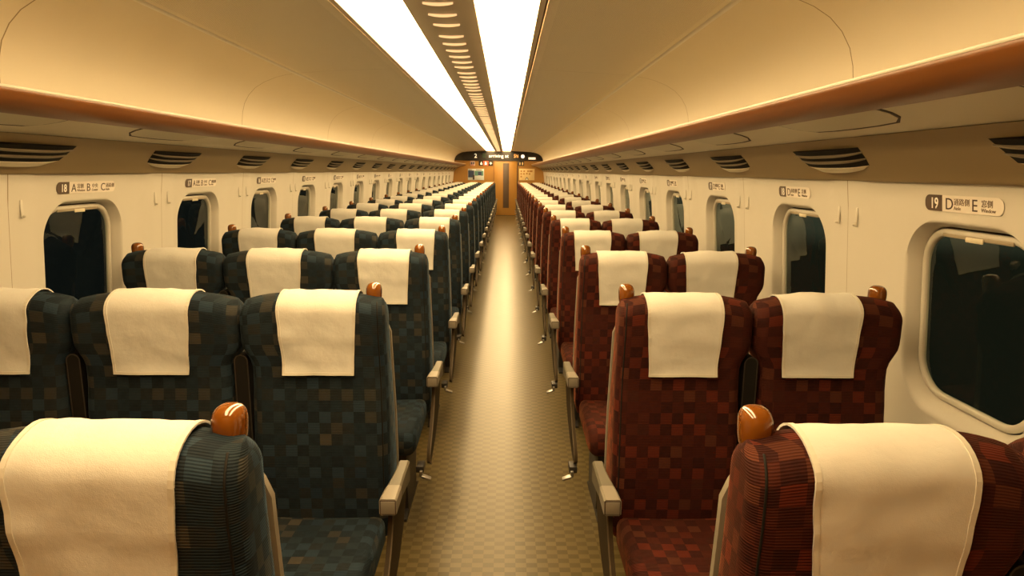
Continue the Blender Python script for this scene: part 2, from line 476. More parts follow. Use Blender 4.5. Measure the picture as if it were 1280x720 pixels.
if len(ys) > 100:
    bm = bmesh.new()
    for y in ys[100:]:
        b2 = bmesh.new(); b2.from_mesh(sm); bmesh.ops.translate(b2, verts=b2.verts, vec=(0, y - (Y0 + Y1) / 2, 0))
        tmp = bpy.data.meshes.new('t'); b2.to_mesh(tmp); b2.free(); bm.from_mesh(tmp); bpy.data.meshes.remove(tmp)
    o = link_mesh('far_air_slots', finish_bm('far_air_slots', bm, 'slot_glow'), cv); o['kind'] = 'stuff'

# luggage racks ----------------------------------------------------------
racks = {}
for sgn, sd in ((-1, 'left'), (1, 'right')):
    r = empty('luggage_rack', (XC + sgn * 1.3, (Y0 + Y1) / 2, 1.65), 'continuous overhead luggage rack with brown front edge along the %s wall' % sd, 'luggage rack', 'overhead luggage racks')
    H = (Y1 - Y0) / 2 - .002; racks[sgn] = r
    def pp(name, pts, m, ang=40, par=r):
        bm = bmesh.new(); poly_prism(bm, [(sgn * (a - 1.3), z - 1.65) for a, z in pts], 1, -H, H)
        return link_mesh(name, finish_bm(name, bm, m, angle=ang), par)
    pp('shelf', [(1.182, 1.664), (1.25, 1.648), (1.31, 1.632), (1.362, 1.613), (1.49, 1.64), (1.49, 1.655), (1.36, 1.650), (1.182, 1.70)], 'under')
    lip = pp('front_edge', [(1.181, 1.6545), (1.165, 1.657), (1.14, 1.668), (1.118, 1.685), (1.104, 1.705), (1.101, 1.716), (1.106, 1.722), (1.125, 1.722), (1.181, 1.702)], 'lipstrip', 60)
    pp('edge_bead', [(1.1005, 1.7165), (1.0995, 1.7190), (1.1005, 1.7240), (1.104, 1.7245), (1.107, 1.7240), (1.107, 1.7225), (1.106, 1.7222), (1.102, 1.7180)], 'bead', 60, lip)

# hatches on the rack underside, air vents at seams, coat hooks, number signs --------
def under_z(a):  # underside height
    T = [(1.182, 1.664), (1.25, 1.648), (1.31, 1.632), (1.362, 1.613)]
    for (a0, z0), (a1, z1) in zip(T, T[1:]):
        if a <= a1: return z0 + (z1 - z0) * (a - a0) / (a1 - a0)
    return T[-1][1]
def hatch_me(sgn, grow, drop, name, m):
    # rounded trapezoid: long inner edge, shorter outer edge
    pts = []
    for k in range(13):
        t = PI * k / 12
        pts.append((1.195 + .110 * math.sin(t) ** .8 + grow * (1 if k not in (0, 12) else 0), -.31 * math.cos(t) * (1 + grow * 3) * (1 if k in (0, 12) else 1)))
    pts2 = []
    sm_ = [(1.190, -.29 - grow), (1.235, -.285 - grow), (1.27, -.265 - grow), (1.292 + grow, -.22), (1.300 + grow, -.12), (1.302 + grow, 0), (1.300 + grow, .12), (1.292 + grow, .22), (1.27, .265 + grow), (1.235, .285 + grow), (1.190, .29 + grow)]
    V, F = [], []
    for a, y in sm_: V.append((sgn * (a - 1.25), y, under_z(a) - drop - 1.648))
    for a, y in sm_: V.append((sgn * (a - 1.25), y, under_z(a) + .004 - 1.648))
    n = len(sm_)
    F.append(tuple(range(n))); F.append(tuple(range(2 * n - 1, n - 1, -1)))
    for k in range(n): F.append((k, (k + 1) % n, n + (k + 1) % n, n + k))
    return mesh_of(name, V, F, m, smooth=False)
def vent_mes(sgn):
    """louvred vent bulging from the cant panel; local origin at (a=1.43,z=1.552)"""
    out = {}
    def P(s, o, y):   # s along the slope (down-outwards), o outwards normal into the cabin
        ca, sa = .72, -.69
        na, nz = -.69, -.72
        return (sgn * (s * ca + o * na), y, s * sa + o * nz)
    def lens(name, s0, s1, o0, hy0, hy1, m, bulge, lowbulge=None):
        V, F = [], []; n = 16
        for k in range(n + 1):
            u = -1 + 2 * k / n
            e = (1 - abs(u) ** 3.2)
            for (s, hy, dd) in ((s0, hy0, 1), (s1, hy1, 1)):
                V.append(P(s, o0 + bulge * e, u * hy)); 
            for (s, hy) in ((s1, hy1), (s0, hy0)):
                V.append(P(s, -.012, u * hy))
        for k in range(n):
            for q in range(4): F.append((4 * k + q, 4 * k + (q + 1) % 4, 4 * k + 4 + (q + 1) % 4, 4 * k + 4 + q))
        F.append((0, 1, 2, 3)); F.append((4 * n, 4 * n + 3, 4 * n + 2, 4 * n + 1))
        return mesh_of(name, V, F, m, smooth=False)
    out['vent_opening'] = lens('vent_opening', -.046, .0345, .002, .238, .212, 'dark', .010)
    out['slats'] = [lens('vent_slat', s, s + .0055, .004, hy, hy - .006, 'slat', .0175) for s, hy in ((-.027, .240), (.002, .228))]
    out['vent_lip'] = lens('vent_lip', .0345, .054, .001, .214, .160, 'under', .0175)
    return out
LET = {-1: 'left', 1: 'right'}
for sgn in (-1, 1):
    sd = LET[sgn]
    me1 = hatch_me(sgn, .011, .0022, 'hatch_rim', 'groove'); me2 = hatch_me(sgn, 0, .0034, 'hatch_cover', 'hatch')
    vm = vent_mes(sgn)
    hk = bmesh.new(); box_bm(hk, min(0, -sgn * .006), max(0, -sgn * .006), -.006, .006, -.034, .034, .003); me_hk = finish_bm('hook_plate', hk, 'panel')
    hk = bmesh.new(); bmesh.ops.create_uvsphere(hk, u_segments=12, v_segments=8, radius=.006)
    bmesh.ops.scale(hk, verts=hk.verts, vec=(1.5, .9, .8)); bmesh.ops.translate(hk, verts=hk.verts, vec=(-sgn * .008, 0, -.027)); me_pg = finish_bm('hook_peg', hk, 'panel')
    for i in range(0, NROW):
        if win_y(i) + .19 < Y1 - .4:
            rk = racks[sgn]
            h = link_mesh('hatch', me2, rk, (XC + sgn * 1.25 - rk.location.x, win_y(i) + .19 - rk.location.y, 1.648 - rk.location.z))
            link_mesh('hatch_rim', me1, h)
        ysm = SEAM0 + (i + 1) * PITCH
        v = empty('air_vent', (XC + sgn * 1.43, ysm - .01, 1.552), 'dark louvred vent above the %s wall, just past the %s window from the camera' % (sd, ORD[i]), 'air vent', 'louvred vents above the windows')
        link_mesh('vent_opening', vm['vent_opening'], v)
        for s in vm['slats']: link_mesh('slat', s, v)
        link_mesh('vent_lip', vm['vent_lip'], v)
        if i < 12:
            for dy, wh in ((-.062, 'nearer'), (.062, 'farther')):
                zc = 1.348
                c = empty('coat_hook', (XC + sgn * (wall_a(zc) - .0005), ysm + dy, zc), 'coat hook on the %s wall, %s of the pair past the %s window from camera' % (sd, wh, ORD[i]), 'coat hook', 'coat hooks between the windows')
                link_mesh('hook_plate', me_hk, c); link_mesh('hook_peg', me_pg, c)

# text ---------------------------------------------------------------------
_tc = {}
def text_mesh(txt, size, m, ext=.0006, align='LEFT', xs=1.0, bold=0):
    key = (txt, size, m, align, xs, bold)
    if key in _tc: return _tc[key]
    cu = bpy.data.curves.new('txt', 'FONT'); cu.body = txt; cu.size = size; cu.extrude = ext; cu.align_x = align; cu.offset = bold
    cu.resolution_u = 3
    o = bpy.data.objects.new('txt', cu); COL.objects.link(o)
    bpy.context.view_layer.update()
    dg = bpy.context.evaluated_depsgraph_get()
    me = bpy.data.meshes.new_from_object(o.evaluated_get(dg)); me.materials.clear(); me.materials.append(M[m])
    for v in me.vertices: v.co.x *= xs
    bpy.data.objects.remove(o); bpy.data.curves.remove(cu)
    _tc[key] = me; return me
def sign_rot(sgn):   # text drawn in local XY -> stands on side wall facing the aisle, leaning with it
    lean = math.atan((wall_a(1.36) - wall_a(1.46)) / .10)
    ux = Vector((0, 1, 0)) if sgn < 0 else Vector((0, -1, 0))
    uy = Vector((-sgn * math.sin(lean), 0, math.cos(lean)))
    uz = ux.cross(uy)
    return Matrix((ux, uy, uz)).transposed().to_euler()
def half_round(w, h, left, right, m, name, n=8, d=.0012):
    """plate w x h centred, with rounded left and/or right end, in XY, thickness d in Z"""
    pts = []
    r = h / 2 * .85
    def corner(cx, cy, a0, rr):
        for k in range(n + 1):
            a = a0 + PI / 2 * k / n; pts.append((cx + rr * math.cos(a), cy + rr * math.sin(a)))
    for (sx, sy, a0, rd) in ((1, 1, 0, right), (-1, 1, PI / 2, left), (-1, -1, PI, left), (1, -1, 1.5 * PI, right)):
        if rd: corner(sx * (w / 2 - r), sy * (h / 2 - r), a0, r)
        else: pts.append((sx * w / 2, sy * h / 2))
    bm = bmesh.new(); poly_prism(bm, pts, 2, 0, d)
    return finish_bm(name, bm, m, smooth=False)
for sgn in (-1, 1):
    sd = LET[sgn]
    W, Hh = (.385, .048) if sgn < 0 else (.305, .046)
    tabw = .075
    me_pl = half_round(W - tabw, Hh, False, True, 'offwhite', 'sign_plate')
    me_tb = half_round(tabw, Hh, True, False, 'brown_tab', 'number_tab')
    letters = (('A', '窓側', 'Window'), ('B', '中央', 'Center'), ('C', '通路側', 'Aisle')) if sgn < 0 else (('D', '通路側', 'Aisle'), ('E', '窓側', 'Window'))
    for i in range(NROW):
        num = NROW - i; zc = 1.419
        s = empty('seat_number_sign', (XC + sgn * (wall_a(zc) + .009 - .0018), win_y(i) + (.0 if sgn < 0 else .005), zc),
                  'pale seat sign reading %d %s above a window on the %s wall' % (num, 'A B C' if sgn < 0 else 'D E', sd), 'sign', 'seat number signs above the windows')
        s.rotation_euler = sign_rot(sgn)
        link_mesh('plate', me_pl, s, (tabw / 2, 0, 0))
        tb = link_mesh('number_tab', me_tb, s, (-W / 2 + tabw / 2, 0, .0002))
        link_mesh('number', text_mesh(str(num), .044, 'white', align='CENTER', xs=.82, bold=.0006), tb, (.004, -.0155, .0014))
        x = -W / 2 + tabw + .012
        step = (W - tabw - .02) / len(letters)
        for q, (a, j, e) in enumerate(letters):
            link_mesh('letter', text_mesh(a, .047, 'ink', align='LEFT'), s, (x, -.0165, .0014))
            if i < 9:
                link_mesh('small_print', text_mesh(j, .021, 'ink2'), s, (x + .036, -.002, .0014))
                link_mesh('small_print', text_mesh(e, .0145, 'ink2'), s, (x + .036, -.0165, .0014))
            x += step

# ------------------------------------------------------------------ end wall
ZP = 1.838
bm = bmesh.new()
box_bm(bm, XC - 1.62, XC + 1.62, Y1, Y1 + .06, 0, 2.25)
link_mesh('wall_back', finish_bm('wall_back', bm, 'amber'))['kind'] = 'structure'
bm = bmesh.new(); box_bm(bm, XC - 1.62, XC + 1.62, Y0 - .06, Y0, 0, 2.25)
link_mesh('wall_front', finish_bm('wall_front', bm, 'amber'))['kind'] = 'structure'
# door
d = empty('door_1', (-.045, Y1 - .004, 0)); d['kind'] = 'structure'
def dbox(name, x0, x1, z0, z1, y0, y1, m, bev=0, par=None):
    bm = bmesh.new(); box_bm(bm, x0 + .045, x1 + .045, y0, y1, z0, z1, bev)
    return link_mesh(name, finish_bm(name, bm, m), par or d)
dbox('door_leaf', -.430, .340, .012, 1.825, -.018, .0, 'amber_door', .002)
dbox('door_frame', .341, .362, .0, 1.835, -.024, .003, 'dark_metal')
dbox('door_frame', -.446, -.431, .0, 1.835, -.022, .003, 'lipstrip')
dbox('door_window', -.122, .066, .262, 1.755, -.0215, -.0175, 'brown_tab', .0015)
dbox('door_window_rim', -.132, -.1225, .252, 1.765, -.023, -.0175, 'lipstrip')
dbox('door_window_rim', .0665, .076, .252, 1.765, -.023, -.0175, 'lipstrip')
dbox('threshold', -.446, .362, .0, .012, -.05, 0, 'dark_metal')
# black display panel, filling the section above the door
prof = []
for sgn in (-1, 1):
    seq = [(1.484, ZP), (1.482, 1.87)] + [(a - .007, z - .004) for a, z in COVE[4:]] + [(a, z - .006) for a, z in FLAT[:-1]]
    if sgn == -1: left = [(XC - a, z) for a, z in seq]
    else: right = [(XC + a, z) for a, z in seq]
prof = left + [(XC - .15, 2.140), (XC, 2.138), (XC + .15, 2.140)] + right[::-1]
prof = [(x - XC, z) for x, z in prof]
dp = empty('display_panel', (XC, Y1 - .03, ZP), 'black arched panel over the end door with scrolling text arriving at and the number 2', 'display')
bm = bmesh.new(); poly_prism(bm, [(x, z - ZP) for x, z in prof], 1, -.02, .028)
link_mesh('panel', finish_bm('panel', bm, 'glossblack'), dp)
def end_text(txt, x, z, size, m, par, off, align='LEFT', xs=1, bold=0, name='lettering'):
    o = link_mesh(name, text_mesh(txt, size, m, .001, align, xs, bold), par, (x - par.location.x, off, z - par.location.z))
    o.rotation_euler = (PI / 2, 0, 0); return o
end_text('2', -1.05, 1.928, .195, 'led_warm', dp, -.0215, 'CENTER', bold=.001, name='car_number')
end_text('arriving at', -.612, 1.942, .160, 'led_white', dp, -.0215, 'LEFT', xs=1.03, bold=0, name='scrolling_text')
end_text('Shi', .225, 1.942, .165, 'led_orange', dp, -.0215, 'LEFT', xs=.85, bold=0, name='scrolling_text')
bm = bmesh.new(); box_bm(bm, -.55, -.43, -.0225, -.0205, .09, .24); link_mesh('unlit_display', finish_bm('unlit', bm, 'led_green'), dp)
bm = bmesh.new(); bmesh.ops.create_cone(bm, cap_ends=True, segments=24, radius1=.062, radius2=.062, depth=.004, matrix=Matrix.Translation((.805, -.022, .145)) @ Matrix.Rotation(PI / 2, 4, 'X'))
link_mesh('round_lamp', finish_bm('round_lamp', bm, 'led_white'), dp)
bm = bmesh.new(); box_bm(bm, 1.0, 1.235, -.0225, -.0205, .045, .115, .0005); link_mesh('small_plate', finish_bm('small_plate', bm, 'led_warm'), dp)

M['sign_dark'] = plain('dark_sign', (.035, .022, .016), .4)
M['sign_pink'] = plain('pinkish_sign', (.62, .45, .42), .5)
M['blue_ink'] = plain('navy_print', (.03, .05, .12), .5)
M['poster_white'] = plain('poster_paper', (.62, .68, .70), .5)
M['poster_green'] = plain('poster_green', (.10, .26, .22), .5)
M['poster_yellow'] = plain('poster_cream', (.82, .62, .30), .5)
M['poster_brown'] = plain('poster_orange_brown', (.50, .24, .05), .5)
M['red_ink'] = plain('red_print', (.50, .05, .03), .5)
def wall_sign(name, x0, x1, z0, z1, m, label, cat, dep=.008):
    t = empty(name, ((x0 + x1) / 2, Y1, (z0 + z1) / 2), label, cat)
    w, h = (x1 - x0) / 2, (z1 - z0) / 2
    bm = bmesh.new(); box_bm(bm, -w, w, -dep, .003, -h, h, .002); link_mesh('board', finish_bm('board', bm, m), t)
    return t, w, h, dep
def on(t, dep, name, x0, x1, z0, z1, m, lay=1):
    bm = bmesh.new(); box_bm(bm, x0, x1, -dep - .0012 * lay, -dep + .0003, z0, z1); return link_mesh(name, finish_bm(name, bm, m), t)
def on_poly(t, dep, name, pts, m, lay=1):
    bm = bmesh.new(); poly_prism(bm, pts, 1, -dep - .0012 * lay, -dep + .0003); return link_mesh(name, finish_bm(name, bm, m), t)
# no-phone like pinkish square notice
t, w, h, dp_ = wall_sign('notice', -1.235, -1.075, 1.665, 1.822, 'sign_pink', 'small pinkish square notice with dark marks, left below the black panel', 'sign')
on(t, dp_, 'mark', -.055, -.01, -.03, .04, 'blue_ink'); on(t, dp_, 'mark', .015, .055, -.03, .04, 'blue_ink'); on(t, dp_, 'mark', -.05, .05, -.06, -.045, 'red_ink')
t, w, h, dp_ = wall_sign('pictogram_sign', -.945, -.470, 1.672, 1.829, 'sign_dark', 'dark lit pictogram sign with a red middle field, left of the end door', 'sign', .02)
on(t, dp_, 'red_field', -.085, .075, -h + .004, h - .004, 'led_red')
on_poly(t, dp_, 'pictogram', [(-.19, -.05), (-.115, -.05), (-.125, .0), (-.14, .012), (-.143, .05), (-.165, .05), (-.168, .012), (-.18, 0)], 'led_warm')
on_poly(t, dp_, 'pictogram', [(-.035, -.05), (.03, -.05), (.022, .02), (.01, .03), (.005, .055), (-.02, .055), (-.02, .03), (-.03, .02)], 'led_white', 2)
on_poly(t, dp_, 'pictogram', [(.12, -.01), (.155, -.01), (.155, -.05), (.175, -.05), (.175, -.01), (.21, -.01), (.165, .045)], 'led_warm')
t, w, h, dp_ = wall_sign('pictogram_sign', .386, .578, 1.672, 1.829, 'sign_dark', 'small dark sign with two pale figures, right of the end door', 'sign', .012)
for cx in (-.045, .045):
    on_poly(t, dp_, 'pictogram', [(cx - .02, -.05), (cx + .02, -.05), (cx + .022, .02), (cx + .008, .03), (cx + .008, .055), (cx - .008, .055), (cx - .008, .03), (cx - .022, .02)], 'poster_yellow')
t, w, h, dp_ = wall_sign('poster', -1.315, -.770, 1.19, 1.562, 'poster_white', 'white poster with dark blue and green pictures, on the end wall left of the door', 'poster')
on(t, dp_, 'photo', -.262, -.06, -.10, .13, 'blue_ink'); on(t, dp_, 'photo', -.045, .25, -.04, .12, 'poster_green'); on(t, dp_, 'photo', .07, .19, -.07, .09, 'blue_ink', 2)
on(t, dp_, 'photo', -.11, -.05, -.175, -.02, 'sign_dark', 2)
on_poly(t, dp_, 'photo', [(.04, -.09), (.20, -.09), (.22, -.06), (.16, -.03), (.07, -.03)], 'poster_white', 3)
on(t, dp_, 'caption', -.25, -.13, .142, .162, 'ink2'); on(t, dp_, 'caption', .0, .2, .138, .165, 'ink2')
t, w, h, dp_ = wall_sign('poster', .414, .936, 1.195, 1.578, 'poster_yellow', 'yellow poster with small brown pictures in rows, on the end wall right of the door', 'poster')
for (cx, cz) in ((-.19, .11), (-.09, .11), (.04, .11), (.11, .11), (-.19, .02), (-.10, .02), (.0, .03), (.09, .02), (-.19, -.07), (.16, .11)):
    on(t, dp_, 'picture', cx - .028, cx + .028, cz - .028, cz + .028, 'poster_brown')
on_poly(t, dp_, 'picture', [(-.06, -.17), (-.03, -.11), (.0, -.085), (.03, -.11), (.07, -.17)], 'ink2')
on_poly(t, dp_, 'picture', [(-.03, -.17), (-.01, -.12), (.012, -.12), (.035, -.17)], 'white', 2)

# ------------------------------------------------------------------ seats
# local frame of a seat: x = world x, y relative to the knob (0), z = world height
ZTOP = 1.135
def yf(z):   # front surface of the backrest
    T = [(.36, -.105), (.46, -.112), (.60, -.115), (.75, -.104), (.88, -.088), (.95, -.089), (1.02, -.092), (1.07, -.092), (1.2, -.092)]
    for (z0, y0), (z1, y1) in zip(T, T[1:]):
        if z <= z1:
            t = smooth01((z - z0) / (z1 - z0)); return y0 + (y1 - y0) * t
    return T[-1][1]
def yb(z): return .055 - .022 * smooth01((z - .5) / .6)
def seat_edges(spec, z):
    x0, x1, lobL, lobR = spec['x0'], spec['x1'], spec['lobL'], spec['lobR']
    n = .029 * (1 - smooth01((z - .915) / .075))
    fl = .009 * smooth01((1.1 - z) / .45)
    l = x0 + (n if lobL else -fl); r = x1 - (n if lobR else -fl)
    return l, r
def crest_drop(spec, x, z):
    xc = (spec['x0'] + spec['x1']) / 2; hw = (spec['x1'] - spec['x0']) / 2
    xn = min(1.1, abs(x - xc) / hw)
    if (x > xc and not spec['lobR']) or (x < xc and not spec['lobL']): xn *= .93
    return .025 * xn ** 3.2 * smooth01((z - .98) / .14)
RZ = .052
def backrest(spec, m):
    rings = []
    zs = [.37, .385, .42, .47, .53, .60, .67, .74, .80, .85, .89, .915, .935, .955, .975, .995, 1.02, 1.05, ZTOP - RZ]
    N = 11
    def ring(z, ins, hd_scale, zz, rc):
        l, r = seat_edges(spec, z); l += ins; r -= ins
        f, b = yf(z), yb(z); c = (f + b) / 2 + .006 * (1 - hd_scale); hd = (b - f) / 2 * hd_scale
        rc = min(rc, hd * .98, (r - l) / 2 * .9)
        pts = []
        # front edge left->right, then right side, back, left side
        hx = (r - l) / 2; xc = (l + r) / 2
        base = []
        n_edge = 14
        for k in range(n_edge): base.append((-hx + rc + (2 * hx - 2 * rc) * k / (n_edge - 1), -hd))
        for k in range(1, 7):
            a = -PI / 2 + PI / 2 * k / 6; base.append((hx - rc + rc * math.cos(a), -hd + rc + rc * math.sin(a)))
        for k in range(0, 7):
            a = PI / 2 * k / 6; base.append((hx - rc + rc * math.cos(a), hd - rc + rc * math.sin(a)))
        for k in range(1, n_edge): base.append((hx - rc - (2 * hx - 2 * rc) * k / (n_edge - 1), hd))
        for k in range(1, 7):
            a = PI / 2 + PI / 2 * k / 6; base.append((-hx + rc + rc * math.cos(a), hd - rc + rc * math.sin(a)))
        for k in range(0, 6):
            a = PI + PI / 2 * k / 6; base.append((-hx + rc + rc * math.cos(a), -hd + rc + rc * math.sin(a)))
        out = []
        for (px, py) in base:
            x = xc + px; out.append(Vector((x, c + py, zz - crest_drop(spec, x, zz))))
        return out
    for z in zs:
        ins = .010 * (1 - smooth01((z - .37) / .04))
        rings.append(ring(z, ins, 1, z, .034))
    for k in range(1, 9):
        th = PI / 2 * k / 8
        z = ZTOP - RZ + RZ * math.sin(th)
        rings.append(ring(ZTOP - RZ, .013 * (1 - math.cos(th)), max(.02, math.cos(th)), z, .034))
    n = len(rings[0])
    # uv : u along perimeter (of a reference ring), v along height at the front
    ref = rings[6]; u = [0]
    for k in range(1, n + 1): u.append(u[-1] + (ref[k % n] - ref[k - 1]).length)
    vv = [0]
    for a, b in zip(rings, rings[1:]): vv.append(vv[-1] + (b[7] - a[7]).length)
    V = [p for r in rings for p in r]; F, UV = [], []
    for j in range(len(rings) - 1):
        for k in range(n):
            F.append((j * n + k, j * n + (k + 1) % n, (j + 1) * n + (k + 1) % n, (j + 1) * n + k))
            UV.append(((u[k], vv[j]), (u[k + 1], vv[j]), (u[k + 1], vv[j + 1]), (u[k], vv[j + 1])))
    F.append(tuple(range(n - 1, -1, -1))); UV.append([(V[q].x, V[q].y) for q in range(n - 1, -1, -1)])
    J = (len(rings) - 1) * n
    F.append(tuple(J + q for q in range(n))); UV.append([(u[q], vv[-1]) for q in range(n)])
    me = mesh_of('backrest', V, F, m, uvs=UV, recalc=False)
    pip = None
    k = 15 if not spec['lobR'] else (n - 2 if not spec['lobL'] else None)
    if k is not None:
        PV, PF = [], []
        seq = [rg[k] for rg in rings[3:-3]]
        for q, p in enumerate(seq):
            for t in range(6):
                a_ = t * PI / 3; PV.append((p.x + .0022 * math.cos(a_), p.y + .0022 * math.sin(a_), p.z))
        for q in range(len(seq) - 1):
            for t in range(6): PF.append((6 * q + t, 6 * q + (t + 1) % 6, 6 * q + 6 + (t + 1) % 6, 6 * q + 6 + t))
        PF.append(tuple(range(6))); PF.append(tuple(6 * (len(seq) - 1) + t for t in range(6)))
        pip = mesh_of('piping', PV, PF, 'dark')
    return me, pip
def center_path():
    """profile of the covered surface: front bottom -> crest -> back"""
    pts = []
    for k in range(15): 
        z = .897 + (ZTOP - RZ - .897) * k / 14; pts.append((yf(z), z))
    f, b = yf(ZTOP - RZ), yb(ZTOP - RZ); hd = (b - f) / 2
    for k in range(1, 16):
        th = PI * k / 16
        cs = math.cos(th); s = math.sin(th)
        c = (f + b) / 2 + .006 * (1 - abs(cs))
        pts.append((c - hd * cs, ZTOP - RZ + RZ * s))
    for k in range(1, 8):
        z = ZTOP - RZ - .012 * k; pts.append((yb(z), z))
    return pts
def cover(spec, seed):
    path = center_path(); nx = 14
    cx, hw = spec['cx'], spec['cw'] / 2
    G = []; T = []
    for j, (y, z) in enumerate(path):
        a = path[max(0, j - 1)]; b = path[min(len(path) - 1, j + 1)]
        ty, tz = b[0] - a[0], b[1] - a[1]; L = math.hypot(ty, tz); ny, nz = -tz / L, ty / L
        ny, nz = (ny, nz)
        row = []; t = j / (len(path) - 1)
        w = hw * (.91 + .09 * smooth01(t * 2.2)) * (1 + .004 * math.sin(j * .9 + seed))
        for i in range(nx + 1):
            s = -1 + 2 * i / nx
            x = cx + s * w
            wr = .0045 * noise.noise(Vector((x * 13 + seed, z * 16, y * 9 + seed * 2))) + .0022 * noise.noise(Vector((x * 34, z * 30 + seed, y * 20)))
            lowflare = .006 * smooth01((.93 - z) / .04) if j < 5 else 0
            off = .0065 + max(-.003, wr) + lowflare
            p = Vector((x, y + ny * off, z + nz * off - crest_drop(spec, x, z)))
            row.append((p, Vector((0, ny, nz))))
        G.append(row)
    V, F = [], []
    R, C_ = len(G), nx + 1
    for lay in (0, -.0022):
        for row in G:
            for p, nrm in row: V.append(p + nrm * lay)
    def id_(l, r, c): return l * R * C_ + r * C_ + c
    for r in range(R - 1):
        for c in range(nx):
            F.append((id_(0, r, c), id_(0, r, c + 1), id_(0, r + 1, c + 1), id_(0, r + 1, c)))
            F.append((id_(1, r, c), id_(1, r + 1, c), id_(1, r + 1, c + 1), id_(1, r, c + 1)))
    for r in range(R - 1):
        F.append((id_(0, r, 0), id_(0, r + 1, 0), id_(1, r + 1, 0), id_(1, r, 0)))
        F.append((id_(0, r, nx), id_(1, r, nx), id_(1, r + 1, nx), id_(0, r + 1, nx)))
    for c in range(nx):
        F.append((id_(0, 0, c), id_(1, 0, c), id_(1, 0, c + 1), id_(0, 0, c + 1)))
        F.append((id_(0, R - 1, c), id_(0, R - 1, c + 1), id_(1, R - 1, c + 1), id_(1, R - 1, c)))
    me = mesh_of('headrest_cover', V, F, 'cloth'); me.set_sharp_from_angle(angle=math.radians(60))
    # hem: thin raised band along both sides and the bottom
    HV, HF = [], []
    def band(seq):   # seq of (outer point, inner point, normal)
        b0 = len(HV)
        for (a, b, nr) in seq:
            HV.append(a + nr * .0016); HV.append(b + nr * .0016); HV.append(b - nr * .0004); HV.append(a - nr * .0004)
        for k in range(len(seq) - 1):
            for q in range(4): HF.append((b0 + 4 * k + q, b0 + 4 * k + (q + 1) % 4, b0 + 4 * k + 4 + (q + 1) % 4, b0 + 4 * k + 4 + q))
        HF.append((b0, b0 + 1, b0 + 2, b0 + 3)); e = b0 + 4 * (len(seq) - 1); HF.append((e + 3, e + 2, e + 1, e))
    wf = .5
    for c0, c1 in ((0, 1), (nx, nx - 1)):
        band([(row[c0][0], row[c0][0].lerp(row[c1][0], wf), row[c0][1]) for row in G[:R - 1]])
    band([(G[0][c][0], G[0][c][0].lerp(G[1][c][0], .6), G[0][c][1]) for c in range(nx + 1)])
    mh = mesh_of('hem', HV, HF, 'hem', smooth=False)
    return me, mh
def shell(spec):
    V, F = [], []
    zs = [.40, .42, .5, .62, .75, .88, .96, 1.0, 1.03, 1.045]
    rings = []
    for z in zs:
        l, r = seat_edges(spec, z); l2, r2 = seat_edges(spec, min(z, .90))
        if spec['lobL']: l = l2
        if spec['lobR']: r = r2
        k = smooth01((z - 1.0) / .045)
        e = .001
        l = l - (e if not spec['lobL'] else -.002) + .02 * k * k; r = r + (e if not spec['lobR'] else -.002) - .02 * k * k
        y0, y1 = yb(z) - .010, yb(z) + .026 - .012 * k
        c = .008
        rings.append([(l, y0, z), (r, y0, z), (r, y0 + .014, z), (r - .05, y1, z), (l + .05, y1, z), (l, y0 + .014, z)])
    n = 6
    for rg in rings: V += rg
    for j in range(len(rings) - 1):
        for k in range(n): F.append((j * n + k, j * n + (k + 1) % n, (j + 1) * n + (k + 1) % n, (j + 1) * n + k))
    F.append(tuple(range(n))); F.append(tuple((len(rings) - 1) * n + q for q in range(n)))
    me = mesh_of('back_shell', V, F, 'shell'); me.set_sharp_from_angle(angle=math.radians(30)); return me
